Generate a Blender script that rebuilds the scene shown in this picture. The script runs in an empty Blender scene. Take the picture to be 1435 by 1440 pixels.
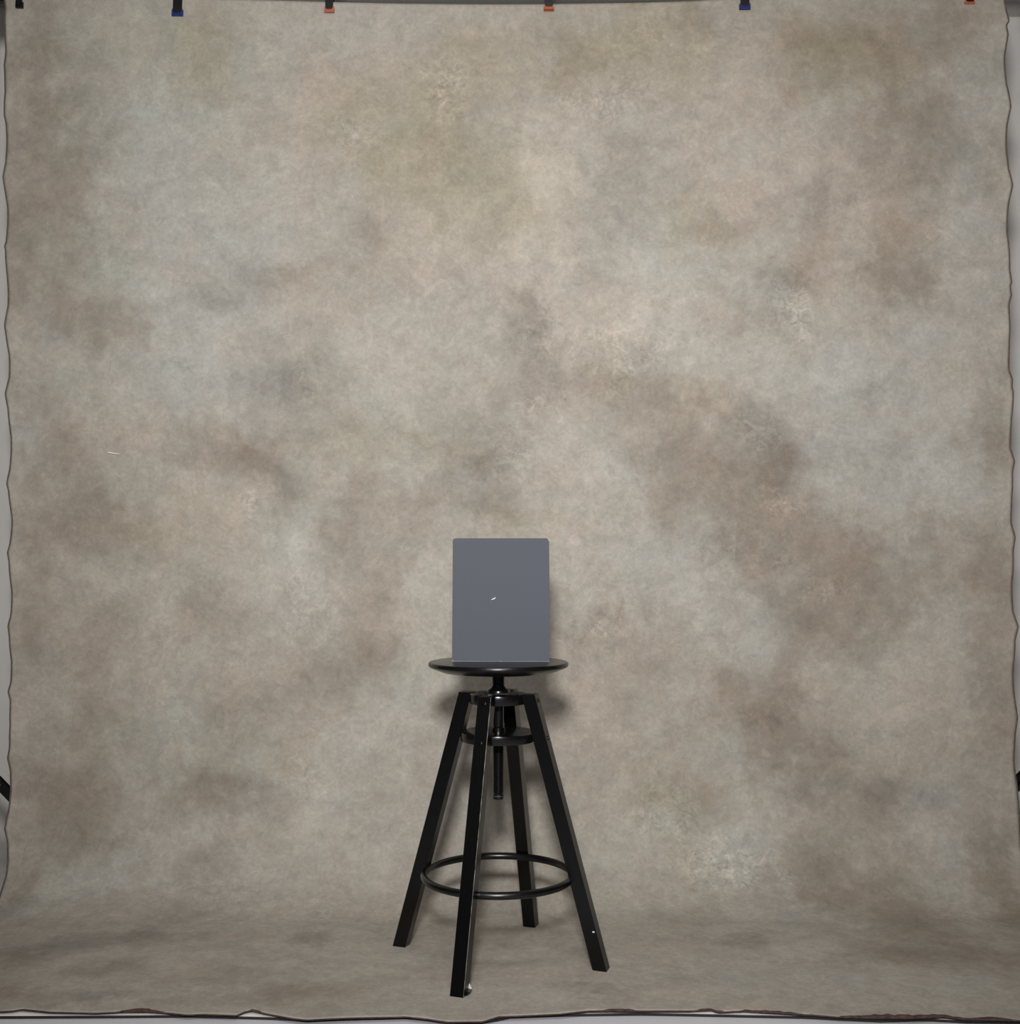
import bpy, bmesh, math, random
import numpy as np
from mathutils import Vector, Matrix, noise

random.seed(7)
C = bpy.context.scene.collection
PI = math.pi

# ------------------------------------------------------------------ camera
F = 1622.0
PITCH = math.atan(71 / F)
EYE = Vector((0, 0, 0.84))

def ray(px, py):
    dx, dy = (px - 717.5) / F, (720 - py) / F
    return Vector((dx, math.cos(PITCH) - dy * math.sin(PITCH), math.sin(PITCH) + dy * math.cos(PITCH)))

def on_y(px, py, Y):
    d = ray(px, py); return EYE + d * (Y / d.y)

def on_z(px, py, Z):
    d = ray(px, py); return EYE + d * ((Z - EYE.z) / d.z)

def to_px(p):
    v = Vector(p) - EYE
    fw = v.y * math.cos(PITCH) + v.z * math.sin(PITCH)
    up = -v.y * math.sin(PITCH) + v.z * math.cos(PITCH)
    return 717.5 + F * v.x / fw, 720 - F * up / fw

cam = bpy.data.cameras.new('camera')
cam.sensor_fit = 'HORIZONTAL'; cam.sensor_width = 36; cam.lens = F / 1435 * 36
cam.clip_start = 0.05
co = bpy.data.objects.new('camera', cam); C.objects.link(co)
co.location = EYE; co.rotation_euler = (PI / 2 + PITCH, 0, 0)
bpy.context.scene.camera = co

# ------------------------------------------------------------------ helpers
def obj(name, bm, mats, parent=None, smooth=True, sharp=35):
    me = bpy.data.meshes.new(name)
    bmesh.ops.recalc_face_normals(bm, faces=bm.faces)
    bm.to_mesh(me); bm.free()
    for m in (mats if isinstance(mats, (list, tuple)) else [mats]): me.materials.append(m)
    if smooth:
        me.polygons.foreach_set('use_smooth', [True] * len(me.polygons))
        me.set_sharp_from_angle(angle=math.radians(sharp))
    o = bpy.data.objects.new(name, me); C.objects.link(o)
    if parent: o.parent = parent
    return o

def tag(o, label=None, cat=None, group=None, kind=None):
    if label: o['label'] = label
    if cat: o['category'] = cat
    if group: o['group'] = group
    if kind: o['kind'] = kind
    return o

def empty(name, loc, rz=0):
    o = bpy.data.objects.new(name, None); C.objects.link(o)
    o.location = loc; o.rotation_euler = (0, 0, rz); o.empty_display_size = 0.05
    return o

def copy_tree(o, parent=None):
    c = o.copy(); C.objects.link(c); c.parent = parent
    for ch in list(o.children): copy_tree(ch, c)
    return c

def lathe(bm, prof, n=64, centre=(0, 0), close=False):
    rings = []
    for r, z in prof:
        if r < 1e-6: rings.append([bm.verts.new((centre[0], centre[1], z))])
        else: rings.append([bm.verts.new((centre[0] + r * math.cos(2 * PI * i / n), centre[1] + r * math.sin(2 * PI * i / n), z)) for i in range(n)])
    pairs = list(zip(rings, rings[1:])) + ([(rings[-1], rings[0])] if close else [])
    for a, b in pairs:
        if len(a) == 1 and len(b) == 1: continue
        for i in range(n):
            j = (i + 1) % n
            if len(a) == 1: bm.faces.new((a[0], b[j], b[i]))
            elif len(b) == 1: bm.faces.new((a[i], a[j], b[0]))
            else: bm.faces.new((a[i], a[j], b[j], b[i]))

def tube(bm, pts, r, n=12, caps=True, closed=False):
    rings = []
    m = len(pts)
    for k, p in enumerate(pts):
        p = Vector(p)
        if closed: t = Vector(pts[(k + 1) % m]) - Vector(pts[k - 1])
        else: t = Vector(pts[min(k + 1, m - 1)]) - Vector(pts[max(k - 1, 0)])
        t.normalize()
        ref = Vector((0, 0, 1)) if abs(t.z) < 0.9 else Vector((0, 1, 0))
        a = t.cross(ref).normalized(); b = t.cross(a)
        rr = r[k] if isinstance(r, (list, tuple)) else r
        rings.append([bm.verts.new(p + a * rr * math.cos(2 * PI * i / n) + b * rr * math.sin(2 * PI * i / n)) for i in range(n)])
    prs = list(zip(rings, rings[1:])) + ([(rings[-1], rings[0])] if closed else [])
    for A, B in prs:
        for i in range(n):
            bm.faces.new((A[i], A[(i + 1) % n], B[(i + 1) % n], B[i]))
    if caps and not closed:
        bm.faces.new(rings[0]); bm.faces.new(rings[-1])

def prism(bm, poly, mat_fn, lo, hi):
    """extrude a 2-D outline between lo and hi; mat_fn(u, v, w) -> point"""
    a = [bm.verts.new(mat_fn(u, v, lo)) for u, v in poly]
    b = [bm.verts.new(mat_fn(u, v, hi)) for u, v in poly]
    n = len(poly)
    bm.faces.new(a); bm.faces.new(b)
    for i in range(n): bm.faces.new((a[i], a[(i + 1) % n], b[(i + 1) % n], b[i]))

def box(bm, c, s, rot=None, bev=0):
    r = bmesh.ops.create_cube(bm, size=1)
    vs = r['verts']
    bmesh.ops.scale(bm, vec=s, verts=vs)
    if bev:
        es = list({e for v in vs for e in v.link_edges})
        rr = bmesh.ops.bevel(bm, geom=es, offset=bev, segments=2, affect='EDGES')
        vs = list({v for f in rr['faces'] for v in f.verts} | {v for v in vs if v.is_valid})
    if rot: bmesh.ops.rotate(bm, cent=(0, 0, 0), matrix=rot, verts=vs)
    bmesh.ops.translate(bm, vec=c, verts=vs)

def srgb(r, g, b):
    f = lambda c: (c / 255 / 12.92) if c / 255 <= 0.04045 else ((c / 255 + 0.055) / 1.055) ** 2.4
    return (f(r), f(g), f(b))

def mat(name, col, rough=0.6, metal=0.0, spec=0.5, var=0.0, scale=40, bump=0.0, coat=0.0, stretch=(1, 1, 1)):
    m = bpy.data.materials.new(name); m.use_nodes = True
    nt = m.node_tree; b = nt.nodes['Principled BSDF']
    b.inputs['Roughness'].default_value = rough
    b.inputs['Metallic'].default_value = metal
    b.inputs['Specular IOR Level'].default_value = spec
    b.inputs['Coat Weight'].default_value = coat
    b.inputs['Base Color'].default_value = (*col, 1)
    tc = nt.nodes.new('ShaderNodeTexCoord'); mp = nt.nodes.new('ShaderNodeMapping')
    mp.inputs['Scale'].default_value = stretch
    nt.links.new(tc.outputs['Object'], mp.inputs['Vector'])
    nz = nt.nodes.new('ShaderNodeTexNoise'); nz.inputs['Scale'].default_value = scale
    nz.inputs['Detail'].default_value = 6
    nt.links.new(mp.outputs['Vector'], nz.inputs['Vector'])
    if var:
        cr = nt.nodes.new('ShaderNodeValToRGB')
        cr.color_ramp.elements[0].position = 0.3; cr.color_ramp.elements[1].position = 0.7
        cr.color_ramp.elements[0].color = (*[c * (1 - var) for c in col], 1)
        cr.color_ramp.elements[1].color = (*[min(1, c * (1 + var)) for c in col], 1)
        nt.links.new(nz.outputs['Fac'], cr.inputs['Fac']); nt.links.new(cr.outputs['Color'], b.inputs['Base Color'])
    if bump:
        bp = nt.nodes.new('ShaderNodeBump'); bp.inputs['Strength'].default_value = bump; bp.inputs['Distance'].default_value = 0.001
        nt.links.new(nz.outputs['Fac'], bp.inputs['Height']); nt.links.new(bp.outputs['Normal'], b.inputs['Normal'])
    return m

M = dict(
    black_wood=mat('black_stained_wood', (0.0010, 0.0010, 0.0013), 0.26, spec=0.4, var=0.3, scale=30, stretch=(8, 8, 0.6), bump=0.15),
    seat=mat('black_seat_lacquer', (0.0035, 0.0035, 0.0033), 0.27, spec=0.5, var=0.25, scale=25, bump=0.05),
    worn=mat('worn_bare_edge', (0.20, 0.185, 0.165), 0.7, var=0.9, scale=60),
    disc=mat('black_lacquered_disc', (0.003, 0.003, 0.0032), 0.24, spec=0.55, var=0.2),
    steel=mat('black_coated_steel', (0.0025, 0.0025, 0.0032), 0.28, spec=0.5, var=0.2),
    plate=mat('dull_dark_steel_plate', (0.045, 0.043, 0.05), 0.45, metal=0.5, var=0.35, scale=90),
    screw=mat('dark_chrome_screw', (0.06, 0.06, 0.06), 0.25, metal=1, var=0.2),
    silver=mat('bare_steel_band', (0.22, 0.22, 0.22), 0.35, metal=0.8, var=0.2),
    felt=mat('white_felt', (0.8, 0.79, 0.76), 0.9, var=0.05),
    card=mat('grey_card_stock', (0.086, 0.093, 0.112), 0.8, spec=0.2, var=0.03, scale=500, bump=0.05),
    card_edge=mat('card_bare_edge', srgb(128, 131, 136), 0.9, var=0.15, scale=200),
    hem=mat('dark_brown_raw_hem', srgb(92, 82, 72), 0.9, var=0.25, scale=120),
    hem_red=mat('maroon_brown_frayed_hem', srgb(76, 57, 54), 0.95, var=0.5, scale=90, bump=0.4),
    clamp=mat('black_clamp_plastic', (0.004, 0.004, 0.005), 0.4, var=0.2),
    blue=mat('blue_clamp_pad', srgb(24, 42, 104), 0.5, var=0.1),
    orange=mat('orange_clamp_pad', srgb(172, 98, 66), 0.5, var=0.1),
    chrome=mat('chrome', (0.8, 0.8, 0.8), 0.3, metal=.3, var=0.05),
    stand=mat('black_anodised_tube', (0.004, 0.004, 0.005), 0.35, spec=0.4, var=0.15),
    bar=mat('grey_aluminium_bar', (0.35, 0.35, 0.34), 0.5, metal=0.3, var=0.1),
    roll=mat('grey_paper_roll', srgb(200, 197, 190), 0.8, var=0.05),
    paper=mat('white_seamless_paper', srgb(220, 217, 214), 0.75, var=0.03, scale=3, bump=0.05),
    edge=mat('painted_gap_shadow', (0.012, 0.009, 0.009), 0.7, var=0.3),  # near-black that paints the shadow gap below the paper's front lip
    floor=mat('pale_grey_floor', srgb(214, 214, 220), 0.6, var=0.05, scale=7, bump=0.1, stretch=(1, 4, 1)),
    wall=mat('grey_wall_paint', srgb(112, 110, 107), 0.9, var=0.03, scale=4),
    ceil=mat('off_white_ceiling_paint', srgb(170, 168, 163), 0.9, var=0.03, scale=4),
    thread=mat('white_lint', (0.85, 0.8, 0.75), 0.9, var=0.05),
)

# ------------------------------------------------------------------ painted cloth
YW, RC = 2.955, 0.26      # plane of the hanging cloth, radius of the sweep
ZC = 0.010                # cloth lies on the white paper
lerp_list = lambda pts: (np.array([p[0] for p in pts], float), np.array([p[1] for p in pts], float))

LEFT = [(-40, 9), (0, 6), (10, 8.5), (40, 9), (70, 8), (90, 5), (100, 6), (130, 9), (163, 7), (172, 8.5), (230, 9), (250, 6), (262, 7.5), (290, 10),
        (340, 10), (347, 8), (352, 9.5), (430, 11), (457, 8), (470, 10), (500, 13), (530, 12), (553, 8), (575, 13), (613, 15), (660, 14), (680, 11),
        (690, 13.5), (730, 16), (765, 13.5), (777, 11), (790, 14), (830, 16), (865, 14), (880, 11), (895, 14), (930, 17), (960, 14), (973, 10), (985, 14), (1020, 16), (1050, 14),
        (1067, 10), (1085, 14), (1110, 16), (1135, 14), (1165, 7), (1185, 11), (1210, 11.5), (1230, 10), (1262, 0)]
RIGHT = [(-40, 1411), (0, 1412), (20, 1414), (32, 1417), (38, 1413), (50, 1416), (80, 1413), (120, 1414), (152, 1419.5), (175, 1416), (210, 1415), (240, 1416), (262, 1422), (285, 1418), (330, 1415),
         (380, 1418), (397, 1422.5), (402, 1420.5), (414, 1422.5), (430, 1418), (480, 1417), (520, 1419), (533, 1423.5), (545, 1422), (551, 1423.5), (590, 1420), (630, 1421),
         (648, 1426.5), (665, 1422), (700, 1420.5), (735, 1422), (755, 1427.5), (775, 1423), (820, 1421), (860, 1425), (881, 1431), (900, 1425), (940, 1424), (990, 1428), (1008, 1429.5),
         (1030, 1426), (1070, 1427), (1100, 1430), (1140, 1432.5), (1190, 1436)]
TOP = [(0, -16), (130, -8), (250, -3), (300, 0), (464, 3.2), (560, 4.5), (680, 5), (771, 4.3), (900, 2.6), (980, 0.5), (1047, -3), (1200, -8), (1363, -14), (1440, -16)]
FRONT = [(-300, 1424), (0, 1422), (20, 1421), (35, 1418.5), (50, 1420), (75, 1422.5), (140, 1424), (180, 1422), (215, 1422), (250, 1424.5), (270, 1427), (290, 1426), (340, 1427.5), (352, 1422.5), (362, 1421),
         (378, 1424), (420, 1431.5), (440, 1434), (480, 1432.5), (520, 1431), (580, 1429), (610, 1432), (640, 1436.5), (690, 1436), (712, 1429), (740, 1428), (800, 1426), (840, 1422),
         (900, 1422.5), (960, 1421.5), (985, 1421), (1015, 1419.5), (1025, 1423), (1060, 1421), (1090, 1423), (1160, 1427), (1200, 1430), (1240, 1431), (1300, 1432), (1345, 1429.5), (1375, 1433), (1435, 1434.5), (1800, 1436)]
PAPER_FRONT = [(-300, 1431), (0, 1430.5), (120, 1430), (260, 1429), (380, 1432), (430, 1434.5), (480, 1433), (580, 1430), (640, 1437.3), (690, 1437), (715, 1430.5), (800, 1427.5),
               (900, 1426), (960, 1427), (1140, 1430.8), (1180, 1433), (1240, 1436), (1300, 1434), (1360, 1437), (1435, 1438), (1800, 1440)]
LX = lerp_list(LEFT); RX = lerp_list(RIGHT); TX = lerp_list(TOP); FX = lerp_list(FRONT); PX = lerp_list(PAPER_FRONT)

ARC = RC * PI / 2
def section(s, ztop=2.28):
    """arc length measured up from the foot of the sweep: s>=0 wall, -ARC..0 curve, < -ARC floor"""
    if s >= 0: return YW, ZC + RC + s
    if s > -ARC:
        a = -s / RC
        return YW - RC + RC * math.cos(a), ZC + RC - RC * math.sin(a)
    return YW - RC - (-s - ARC), ZC

S_MIN, S_MAX = -ARC - 0.62, 2.05
ss = np.linspace(S_MIN, S_MAX, 1500)
yy = np.array([to_px((0, *section(s)))[1] for s in ss])   # decreasing with s
def s_of_py(py): return float(np.interp(-py, -yy, ss))    # -yy increases
def cloth_uv(px, py):
    s = s_of_py(py); Y, Z = section(s)
    v = Y * math.cos(PITCH) + (Z - EYE.z) * math.sin(PITCH)
    return (px - 717.5) * v / F, s, v / F

def edge_x(py, tab, clamp):
    px = float(np.interp(min(py, clamp), tab[0], tab[1]))
    return cloth_uv(px, min(py, clamp))[0]

NX, N1, N2, N3 = 400, 330, 44, 70
tops = []; fronts = []
for i in range(NX + 1):
    px = i / NX * 1435
    p = on_y(px, float(np.interp(px, *TX)), YW); tops.append(p.z)
XB0 = edge_x(1262, LX, 1262); XB1 = edge_x(1190, RX, 1190)
for i in range(NX + 1):
    x = XB0 + (XB1 - XB0) * i / NX
    y = 2.15
    for _ in range(4):
        px = to_px((x, y, ZC))[0]
        y = on_z(px, float(np.interp(px, *FX)), ZC).y
    fronts.append(y)

bm = bmesh.new(); grid = []; US = []
rows = N1 + N2 + N3
for j in range(rows + 1):
    row = []
    for i in range(NX + 1):
        if j <= N1:
            z = tops[i] + (ZC + RC - tops[i]) * j / N1; s = z - ZC - RC
        elif j <= N1 + N2: s = -ARC * (j - N1) / N2
        else:
            s = -ARC - (YW - RC - fronts[i]) * (j - N1 - N2) / N3
        Y, Z = section(s)
        py = to_px((0, Y, Z))[1]
        if i == 0: xl = edge_x(py, LX, 1262); xr = edge_x(py, RX, 1190)
        t = i / NX
        # edge ripples stay near the edges
        X0, X1 = (cloth_uv(10, max(-30, min(py, 1240)))[0], cloth_uv(1420, max(-30, min(py, 1190)))[0])
        X = X0 + (X1 - X0) * t
        X += (xl - X0) * max(0, 1 - t / 0.02) + (xr - X1) * max(0, 1 - (1 - t) / 0.02)
        # soft swell of the hanging cloth and small curls where the edge is puckered
        w = 0.006 * math.sin(X * 3.1 + s * 0.6) * min(1, max(0, s) * 2) + 0.004 * noise.noise(Vector((X * 2.2, s * 1.3, 3)))
        e = max(0, 1 - min(t, 1 - t) / 0.018)
        w += e * 0.006 * math.sin(s * 31)
        zz = 0
        if s < -ARC:
            zz = 0.0035 * max(0, noise.noise(Vector((X * 5, s * 9, 1)))) * min(1, (-ARC - s) * 8)
            w = 0
        elif s < 0: w *= 0.3
        row.append(bm.verts.new((X, Y + w - (0.0), Z + zz))); US.append((X, s))
    grid.append(row)
for a, b in zip(grid, grid[1:]):
    for i in range(NX): bm.faces.new((a[i], a[i + 1], b[i + 1], b[i]))
left_line = [grid[j][0].co.copy() for j in range(rows + 1)]
right_line = [grid[j][-1].co.copy() for j in range(rows + 1)]
front_line = [v.co.copy() for v in grid[-1]]

# ---- paint: patches of thinned pigment, each on its own place on the canvas
US = np.array(US)
def warp_fields():
    n = len(US); wx = np.zeros(n); wy = np.zeros(n)
    for k in range(n):
        p = Vector((US[k, 0] * 3.2, US[k, 1] * 3.2, 0))
        q = p * 3.1; u = p * 9.5; v = p * 27
        wx[k] = noise.noise(p) * 0.055 + noise.noise(q + Vector((5, 1, 2))) * 0.04 + noise.noise(u + Vector((2, 2, 2))) * .03 + noise.noise(v) * .022
        wy[k] = noise.noise(p + Vector((9, 4, 7))) * 0.055 + noise.noise(q + Vector((1, 8, 3))) * 0.04 + noise.noise(u + Vector((7, 3, 5))) * .03 + noise.noise(v + Vector((3, 9, 1))) * .022
    return wx, wy
WX, WY = warp_fields()
UX, UY = US[:, 0] + WX, US[:, 1] + WY

BASE = np.array([0.375, 0.343, 0.301])
T = dict(               # multiplies the pigment in each channel at full strength
    C=(1.025, 1.083, 1.135),   # cool grey
    G=(0.97, 1.025, 1.015),  # greenish grey
    L=(1.33, 1.32, 1.30),     # pale
    W=(1.07, 1.025, 1.00),    # warm pinkish
    B=(0.63, 0.58, 0.535),    # brown
    O=(0.88, 0.86, 0.755),    # olive
    D=(0.63, 0.63, 0.635),     # slate
)
BLOBS = [
 # top left
 (70,110,55,120,'B',.45),(60,260,50,120,'B',.45),(100,330,60,100,'B',.25),(100,40,60,30,'G',.5),(200,40,120,30,'G',.6),(280,60,60,50,'O',.5),(230,100,80,50,'G',.4),
 (290,130,40,30,'O',.5),(150,140,40,40,'C',.4),(130,170,60,80,'G',.5),(180,180,60,60,'C',.8),(230,240,80,70,'C',.8),(330,120,40,40,'C',.4),(390,55,70,40,'C',.5),
 (340,240,60,60,'G',.5),(300,310,100,50,'C',.9),(390,330,70,50,'C',.7),(250,390,80,60,'C',.6),(330,420,80,50,'C',.8),(310,395,40,25,'D',.45),(130,340,60,60,'G',.6),(150,390,50,40,'G',.4),
 (70,420,40,60,'B',.2),(140,460,45,28,'B',.55),(90,470,40,25,'C',.4),(400,400,35,22,'B',.35),(420,430,40,40,'W',.4),(440,120,60,60,'W',.5),(420,220,50,70,'W',.4),(440,290,50,40,'W',.3),
 # top middle
 (540,40,70,30,'C',.5),(500,80,50,60,'W',.3),(600,90,50,50,'W',.3),(700,30,60,25,'W',.2),(760,40,30,40,'D',.2),(840,50,100,40,'O',.7),(900,60,60,50,'O',.5),(690,100,90,50,'O',.5),(800,100,40,40,'B',.18),
 (520,150,70,50,'O',.35),(580,180,70,50,'O',.6),(640,240,90,60,'O',.8),(690,290,50,30,'O',.5),(560,230,60,50,'O',.4),(500,340,40,60,'D',.25),(500,400,40,60,'O',.2),(600,330,70,40,'L',.3),
 (800,160,70,50,'L',.15),(780,230,50,50,'L',.5),(860,240,60,60,'D',.18),(880,320,50,40,'D',.15),(790,280,50,50,'L',.5),(740,370,40,50,'L',.6),(720,330,30,30,'L',.2),(660,330,50,30,'D',.12),
 (950,300,30,50,'O',.35),(900,390,60,60,'L',.45),(920,370,50,60,'C',.7),(840,440,90,60,'L',.3),(840,380,40,15,'D',.3),(600,420,80,50,'W',.3),(610,450,60,40,'C',.4),(620,440,40,30,'L',.15),
 (750,460,25,45,'D',.5),(740,420,20,20,'D',.25),(770,440,40,60,'W',.2),
 # top right
 (1000,30,80,25,'B',.22),(1150,40,100,50,'B',.25),(1180,70,70,50,'O',.7),(1290,40,80,40,'B',.35),(1270,110,60,50,'B',.4),(1230,100,60,40,'O',.5),(1400,60,20,60,'L',.2),(1370,70,40,40,'B',.2),
 (1040,50,50,30,'W',.4),(1060,90,60,40,'W',.3),(980,90,40,40,'O',.4),(1110,110,40,30,'B',.25),(1020,160,60,40,'W',.4),(1100,160,50,50,'W',.2),(1180,170,40,40,'C',.6),(1250,170,60,50,'B',.25),(1300,200,50,60,'B',.25),
 (1370,130,40,50,'C',.8),(1350,190,40,50,'D',.2),(1350,230,40,40,'C',.6),(1400,240,30,30,'B',.25),(1310,240,30,30,'B',.25),(1050,250,80,50,'W',.6),(1040,215,30,12,'C',.5),(1140,240,60,40,'W',.3),(1200,280,60,40,'W',.5),
 (1150,290,60,30,'D',.12),(1030,290,50,40,'W',.3),(1020,330,40,40,'B',.18),(1240,250,50,40,'B',.2),(1260,310,50,30,'B',.4),(1360,310,50,40,'C',.7),(1310,310,30,25,'L',.3),(1160,340,80,50,'W',.5),(1140,330,20,40,'B',.2),
 (1290,350,30,40,'B',.45),(1225,370,35,25,'B',.4),(1255,400,35,30,'B',.5),(1120,385,30,12,'B',.4),(1000,370,60,40,'C',.5),(990,330,40,30,'O',.2),(1100,300,30,40,'W',.2),(1090,260,30,30,'C',.3),(1050,400,50,40,'C',.5),(1350,380,60,40,'C',.5),
 (1190,410,40,30,'W',.3),(1020,450,30,40,'B',.22),(1130,430,50,40,'L',.1),(1100,430,30,50,'D',.15),
 # middle left
 (60,590,32,45,'C',.9),(60,560,50,25,'B',.25),(120,540,80,40,'G',.5),(200,510,90,40,'C',.5),(290,510,70,40,'C',.9),(240,560,60,30,'C',.5),(340,570,50,30,'C',.8),(390,550,50,40,'D',.3),(330,530,40,10,'D',.25),
 (430,540,35,40,'D',.45),(440,600,60,50,'D',.25),(90,600,30,40,'B',.2),(110,640,40,50,'B',.45),(60,660,30,60,'B',.2),(150,590,60,40,'W',.2),(180,620,60,30,'W',.2),(300,630,60,20,'B',.4),(260,590,40,20,'B',.25),(370,660,35,30,'B',.5),
 (330,640,50,30,'B',.25),(290,690,60,40,'W',.5),(340,700,40,30,'L',.3),(240,680,60,30,'G',.3),(190,680,40,20,'G',.3),(140,710,60,40,'B',.4),(150,750,60,30,'B',.35),(80,740,60,50,'B',.15),(230,740,60,40,'O',.3),(250,790,60,30,'G',.3),
 (400,690,40,50,'D',.2),(400,740,40,40,'G',.3),(430,790,45,50,'C',.8),(430,800,40,40,'L',.3),(410,850,50,40,'C',.5),(480,780,30,30,'B',.3),(450,650,40,40,'G',.5),(460,900,30,40,'G',.1),(320,740,40,30,'W',.3),
 (100,840,60,40,'W',.2),(50,830,30,50,'B',.3),(50,900,30,60,'B',.3),(130,880,50,50,'B',.3),(280,830,30,20,'B',.35),(290,870,50,30,'B',.3),(230,880,40,60,'L',.12),(330,890,60,40,'W',.2),(380,870,40,30,'W',.2),(180,940,60,40,'B',.2),
 # middle
 (560,520,60,40,'L',.2),(540,500,60,50,'C',.4),(600,620,30,15,'B',.15),(620,630,40,25,'O',.6),(640,655,35,25,'D',.5),(690,600,60,40,'D',.3),(680,640,40,20,'D',.4),(700,690,60,30,'D',.35),(670,715,40,15,'D',.35),(720,730,40,18,'O',.5),
 (740,510,40,30,'D',.3),(760,550,50,25,'D',.25),(830,560,50,30,'W',.5),(880,560,50,30,'B',.25),(860,530,30,20,'O',.3),(930,580,40,30,'B',.35),(920,500,50,40,'W',.3),(880,490,40,20,'L',.15),(780,650,60,40,'L',.25),(760,630,50,30,'C',.4),
 (800,720,50,40,'L',.1),(850,640,60,40,'C',.3),(870,700,60,60,'L',.1),(930,640,40,30,'B',.3),(950,720,30,35,'B',.45),(920,660,40,20,'C',.3),(640,670,40,15,'C',.6),(510,700,40,30,'B',.25),(570,720,40,50,'B',.18),(540,600,60,40,'G',.3),
 (500,560,50,40,'G',.3),(510,640,50,40,'O',.3),(500,720,30,20,'B',.2),(610,795,25,28,'C',.8),(610,795,25,28,'L',.4),(580,760,40,30,'B',.12),(560,830,60,50,'W',.2),(520,820,40,40,'B',.12),(600,880,50,60,'G',.4),(580,900,50,50,'L',.15),
 (500,880,40,40,'B',.2),(520,930,40,25,'B',.45),(460,960,40,30,'B',.35),(570,960,40,30,'G',.5),(880,800,80,60,'C',.6),(930,830,60,50,'C',.5),(940,770,50,30,'C',.3),(820,800,40,40,'W',.3),(800,870,30,18,'D',.5),(840,885,30,20,'B',.3),
 (850,870,20,25,'L',.25),(900,900,60,50,'B',.2),(880,940,60,40,'W',.2),(820,930,40,30,'B',.2),
 # middle right
 (990,510,60,40,'C',.6),(1050,500,60,40,'L',.2),(1050,520,50,30,'C',.5),(1160,530,80,50,'C',.8),(1150,510,60,40,'L',.15),(1250,520,80,50,'C',.6),(1320,540,60,60,'C',.5),(1220,560,30,15,'D',.3),(1300,620,80,40,'C',.7),(1180,620,60,40,'C',.7),
 (1060,580,40,22,'D',.4),(1100,600,35,30,'D',.5),(1080,640,60,35,'D',.2),(1010,580,50,40,'W',.4),(970,570,40,30,'O',.3),(1000,630,60,40,'B',.3),(1095,635,22,28,'B',.5),(1070,660,60,25,'B',.45),(1040,690,60,30,'B',.45),(1080,720,60,30,'B',.35),
 (1060,685,30,20,'G',.6),(1100,690,20,35,'L',.4),(1110,700,30,40,'W',.5),(1140,650,30,60,'D',.2),(1190,700,60,40,'C',.6),(1240,670,40,30,'D',.15),(1290,700,60,50,'C',.8),(1350,680,50,50,'C',.5),(1385,630,25,30,'B',.5),(1400,560,20,60,'B',.3),(1250,640,40,30,'D',.15),
 (1400,660,20,30,'B',.3),(1010,760,50,40,'C',.5),(980,790,60,50,'C',.5),(1040,760,50,30,'B',.3),(1110,760,60,40,'B',.55),(1060,780,60,25,'B',.3),(1180,780,40,30,'B',.4),(1200,810,30,30,'B',.65),(1160,820,60,50,'B',.5),(1140,830,40,30,'L',.1),
 (1250,790,30,40,'D',.15),(1060,840,25,15,'D',.45),(1050,850,40,25,'C',.3),(1160,870,60,40,'B',.5),(1180,900,60,40,'B',.45),(1250,850,30,30,'B',.3),(1100,890,40,30,'C',.6),(1050,920,40,35,'C',.7),(1070,900,30,40,'C',.3),(1300,780,40,40,'B',.25),
 (1330,820,60,50,'B',.15),(1385,800,30,50,'B',.45),(1390,850,25,60,'B',.35),(1290,900,60,50,'C',.3),(1330,930,50,40,'W',.1),(1400,930,25,40,'B',.25),(980,860,40,50,'C',.4),(1020,950,25,25,'B',.55),(1100,950,50,30,'B',.3),(970,930,30,40,'W',.3),
 # lower left
 (90,970,50,40,'W',.2),(120,1000,60,40,'B',.2),(180,970,40,30,'C',.3),(230,980,30,30,'W',.3),(130,1040,50,40,'B',.3),(250,1010,40,40,'C',.5),(280,1030,60,50,'G',.6),(310,1040,40,30,'B',.2),(360,990,60,40,'B',.25),(300,970,50,30,'W',.2),
 (210,1060,60,40,'G',.5),(60,1000,20,40,'C',.4),(90,1110,50,40,'B',.55),(80,1160,40,40,'B',.45),(160,1140,60,40,'B',.4),(120,1180,60,20,'B',.3),(280,1100,40,25,'B',.55),(300,1110,40,20,'B',.3),(360,1060,40,30,'C',.3),(200,1090,50,20,'C',.3),
 (240,1160,80,40,'C',.7),(360,1130,40,40,'D',.3),(280,1140,40,10,'D',.3),(400,1160,60,40,'L',.15),(440,1090,50,60,'L',.3),(420,1060,40,30,'O',.3),(470,1130,50,50,'C',.5),(320,1190,60,50,'W',.2),(270,1230,40,25,'D',.35),(210,1240,50,20,'C',.4),
 (100,1230,50,40,'G',.6),(130,1210,50,40,'C',.3),(30,1230,20,30,'B',.3),(20,1280,20,20,'D',.4),(60,1250,30,30,'L',.15),(180,1320,60,8,'D',.55),(80,1330,60,10,'D',.5),(260,1290,60,12,'D',.25),(430,1320,30,8,'D',.6),(400,1290,60,12,'C',.4),
 (320,1250,60,30,'C',.4),(20,1350,30,14,'B',.5),(20,1400,30,12,'B',.5),(130,1370,50,8,'D',.35),(200,1390,80,10,'C',.3),(170,1400,60,8,'C',.3),(380,1400,90,12,'B',.4),(340,1370,40,10,'B',.3),(450,1370,60,10,'G',.3),(120,1410,60,6,'D',.4),
 # lower middle
 (560,1010,60,50,'C',.5),(530,1080,60,60,'L',.2),(500,1050,40,30,'C',.3),(840,1000,50,40,'W',.2),(920,1010,50,40,'B',.15),(930,1080,50,40,'W',.1),(860,1120,60,40,'L',.1),(600,1150,60,60,'C',.3),(540,1200,60,50,'L',.12),(840,1220,60,40,'G',.3),
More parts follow.
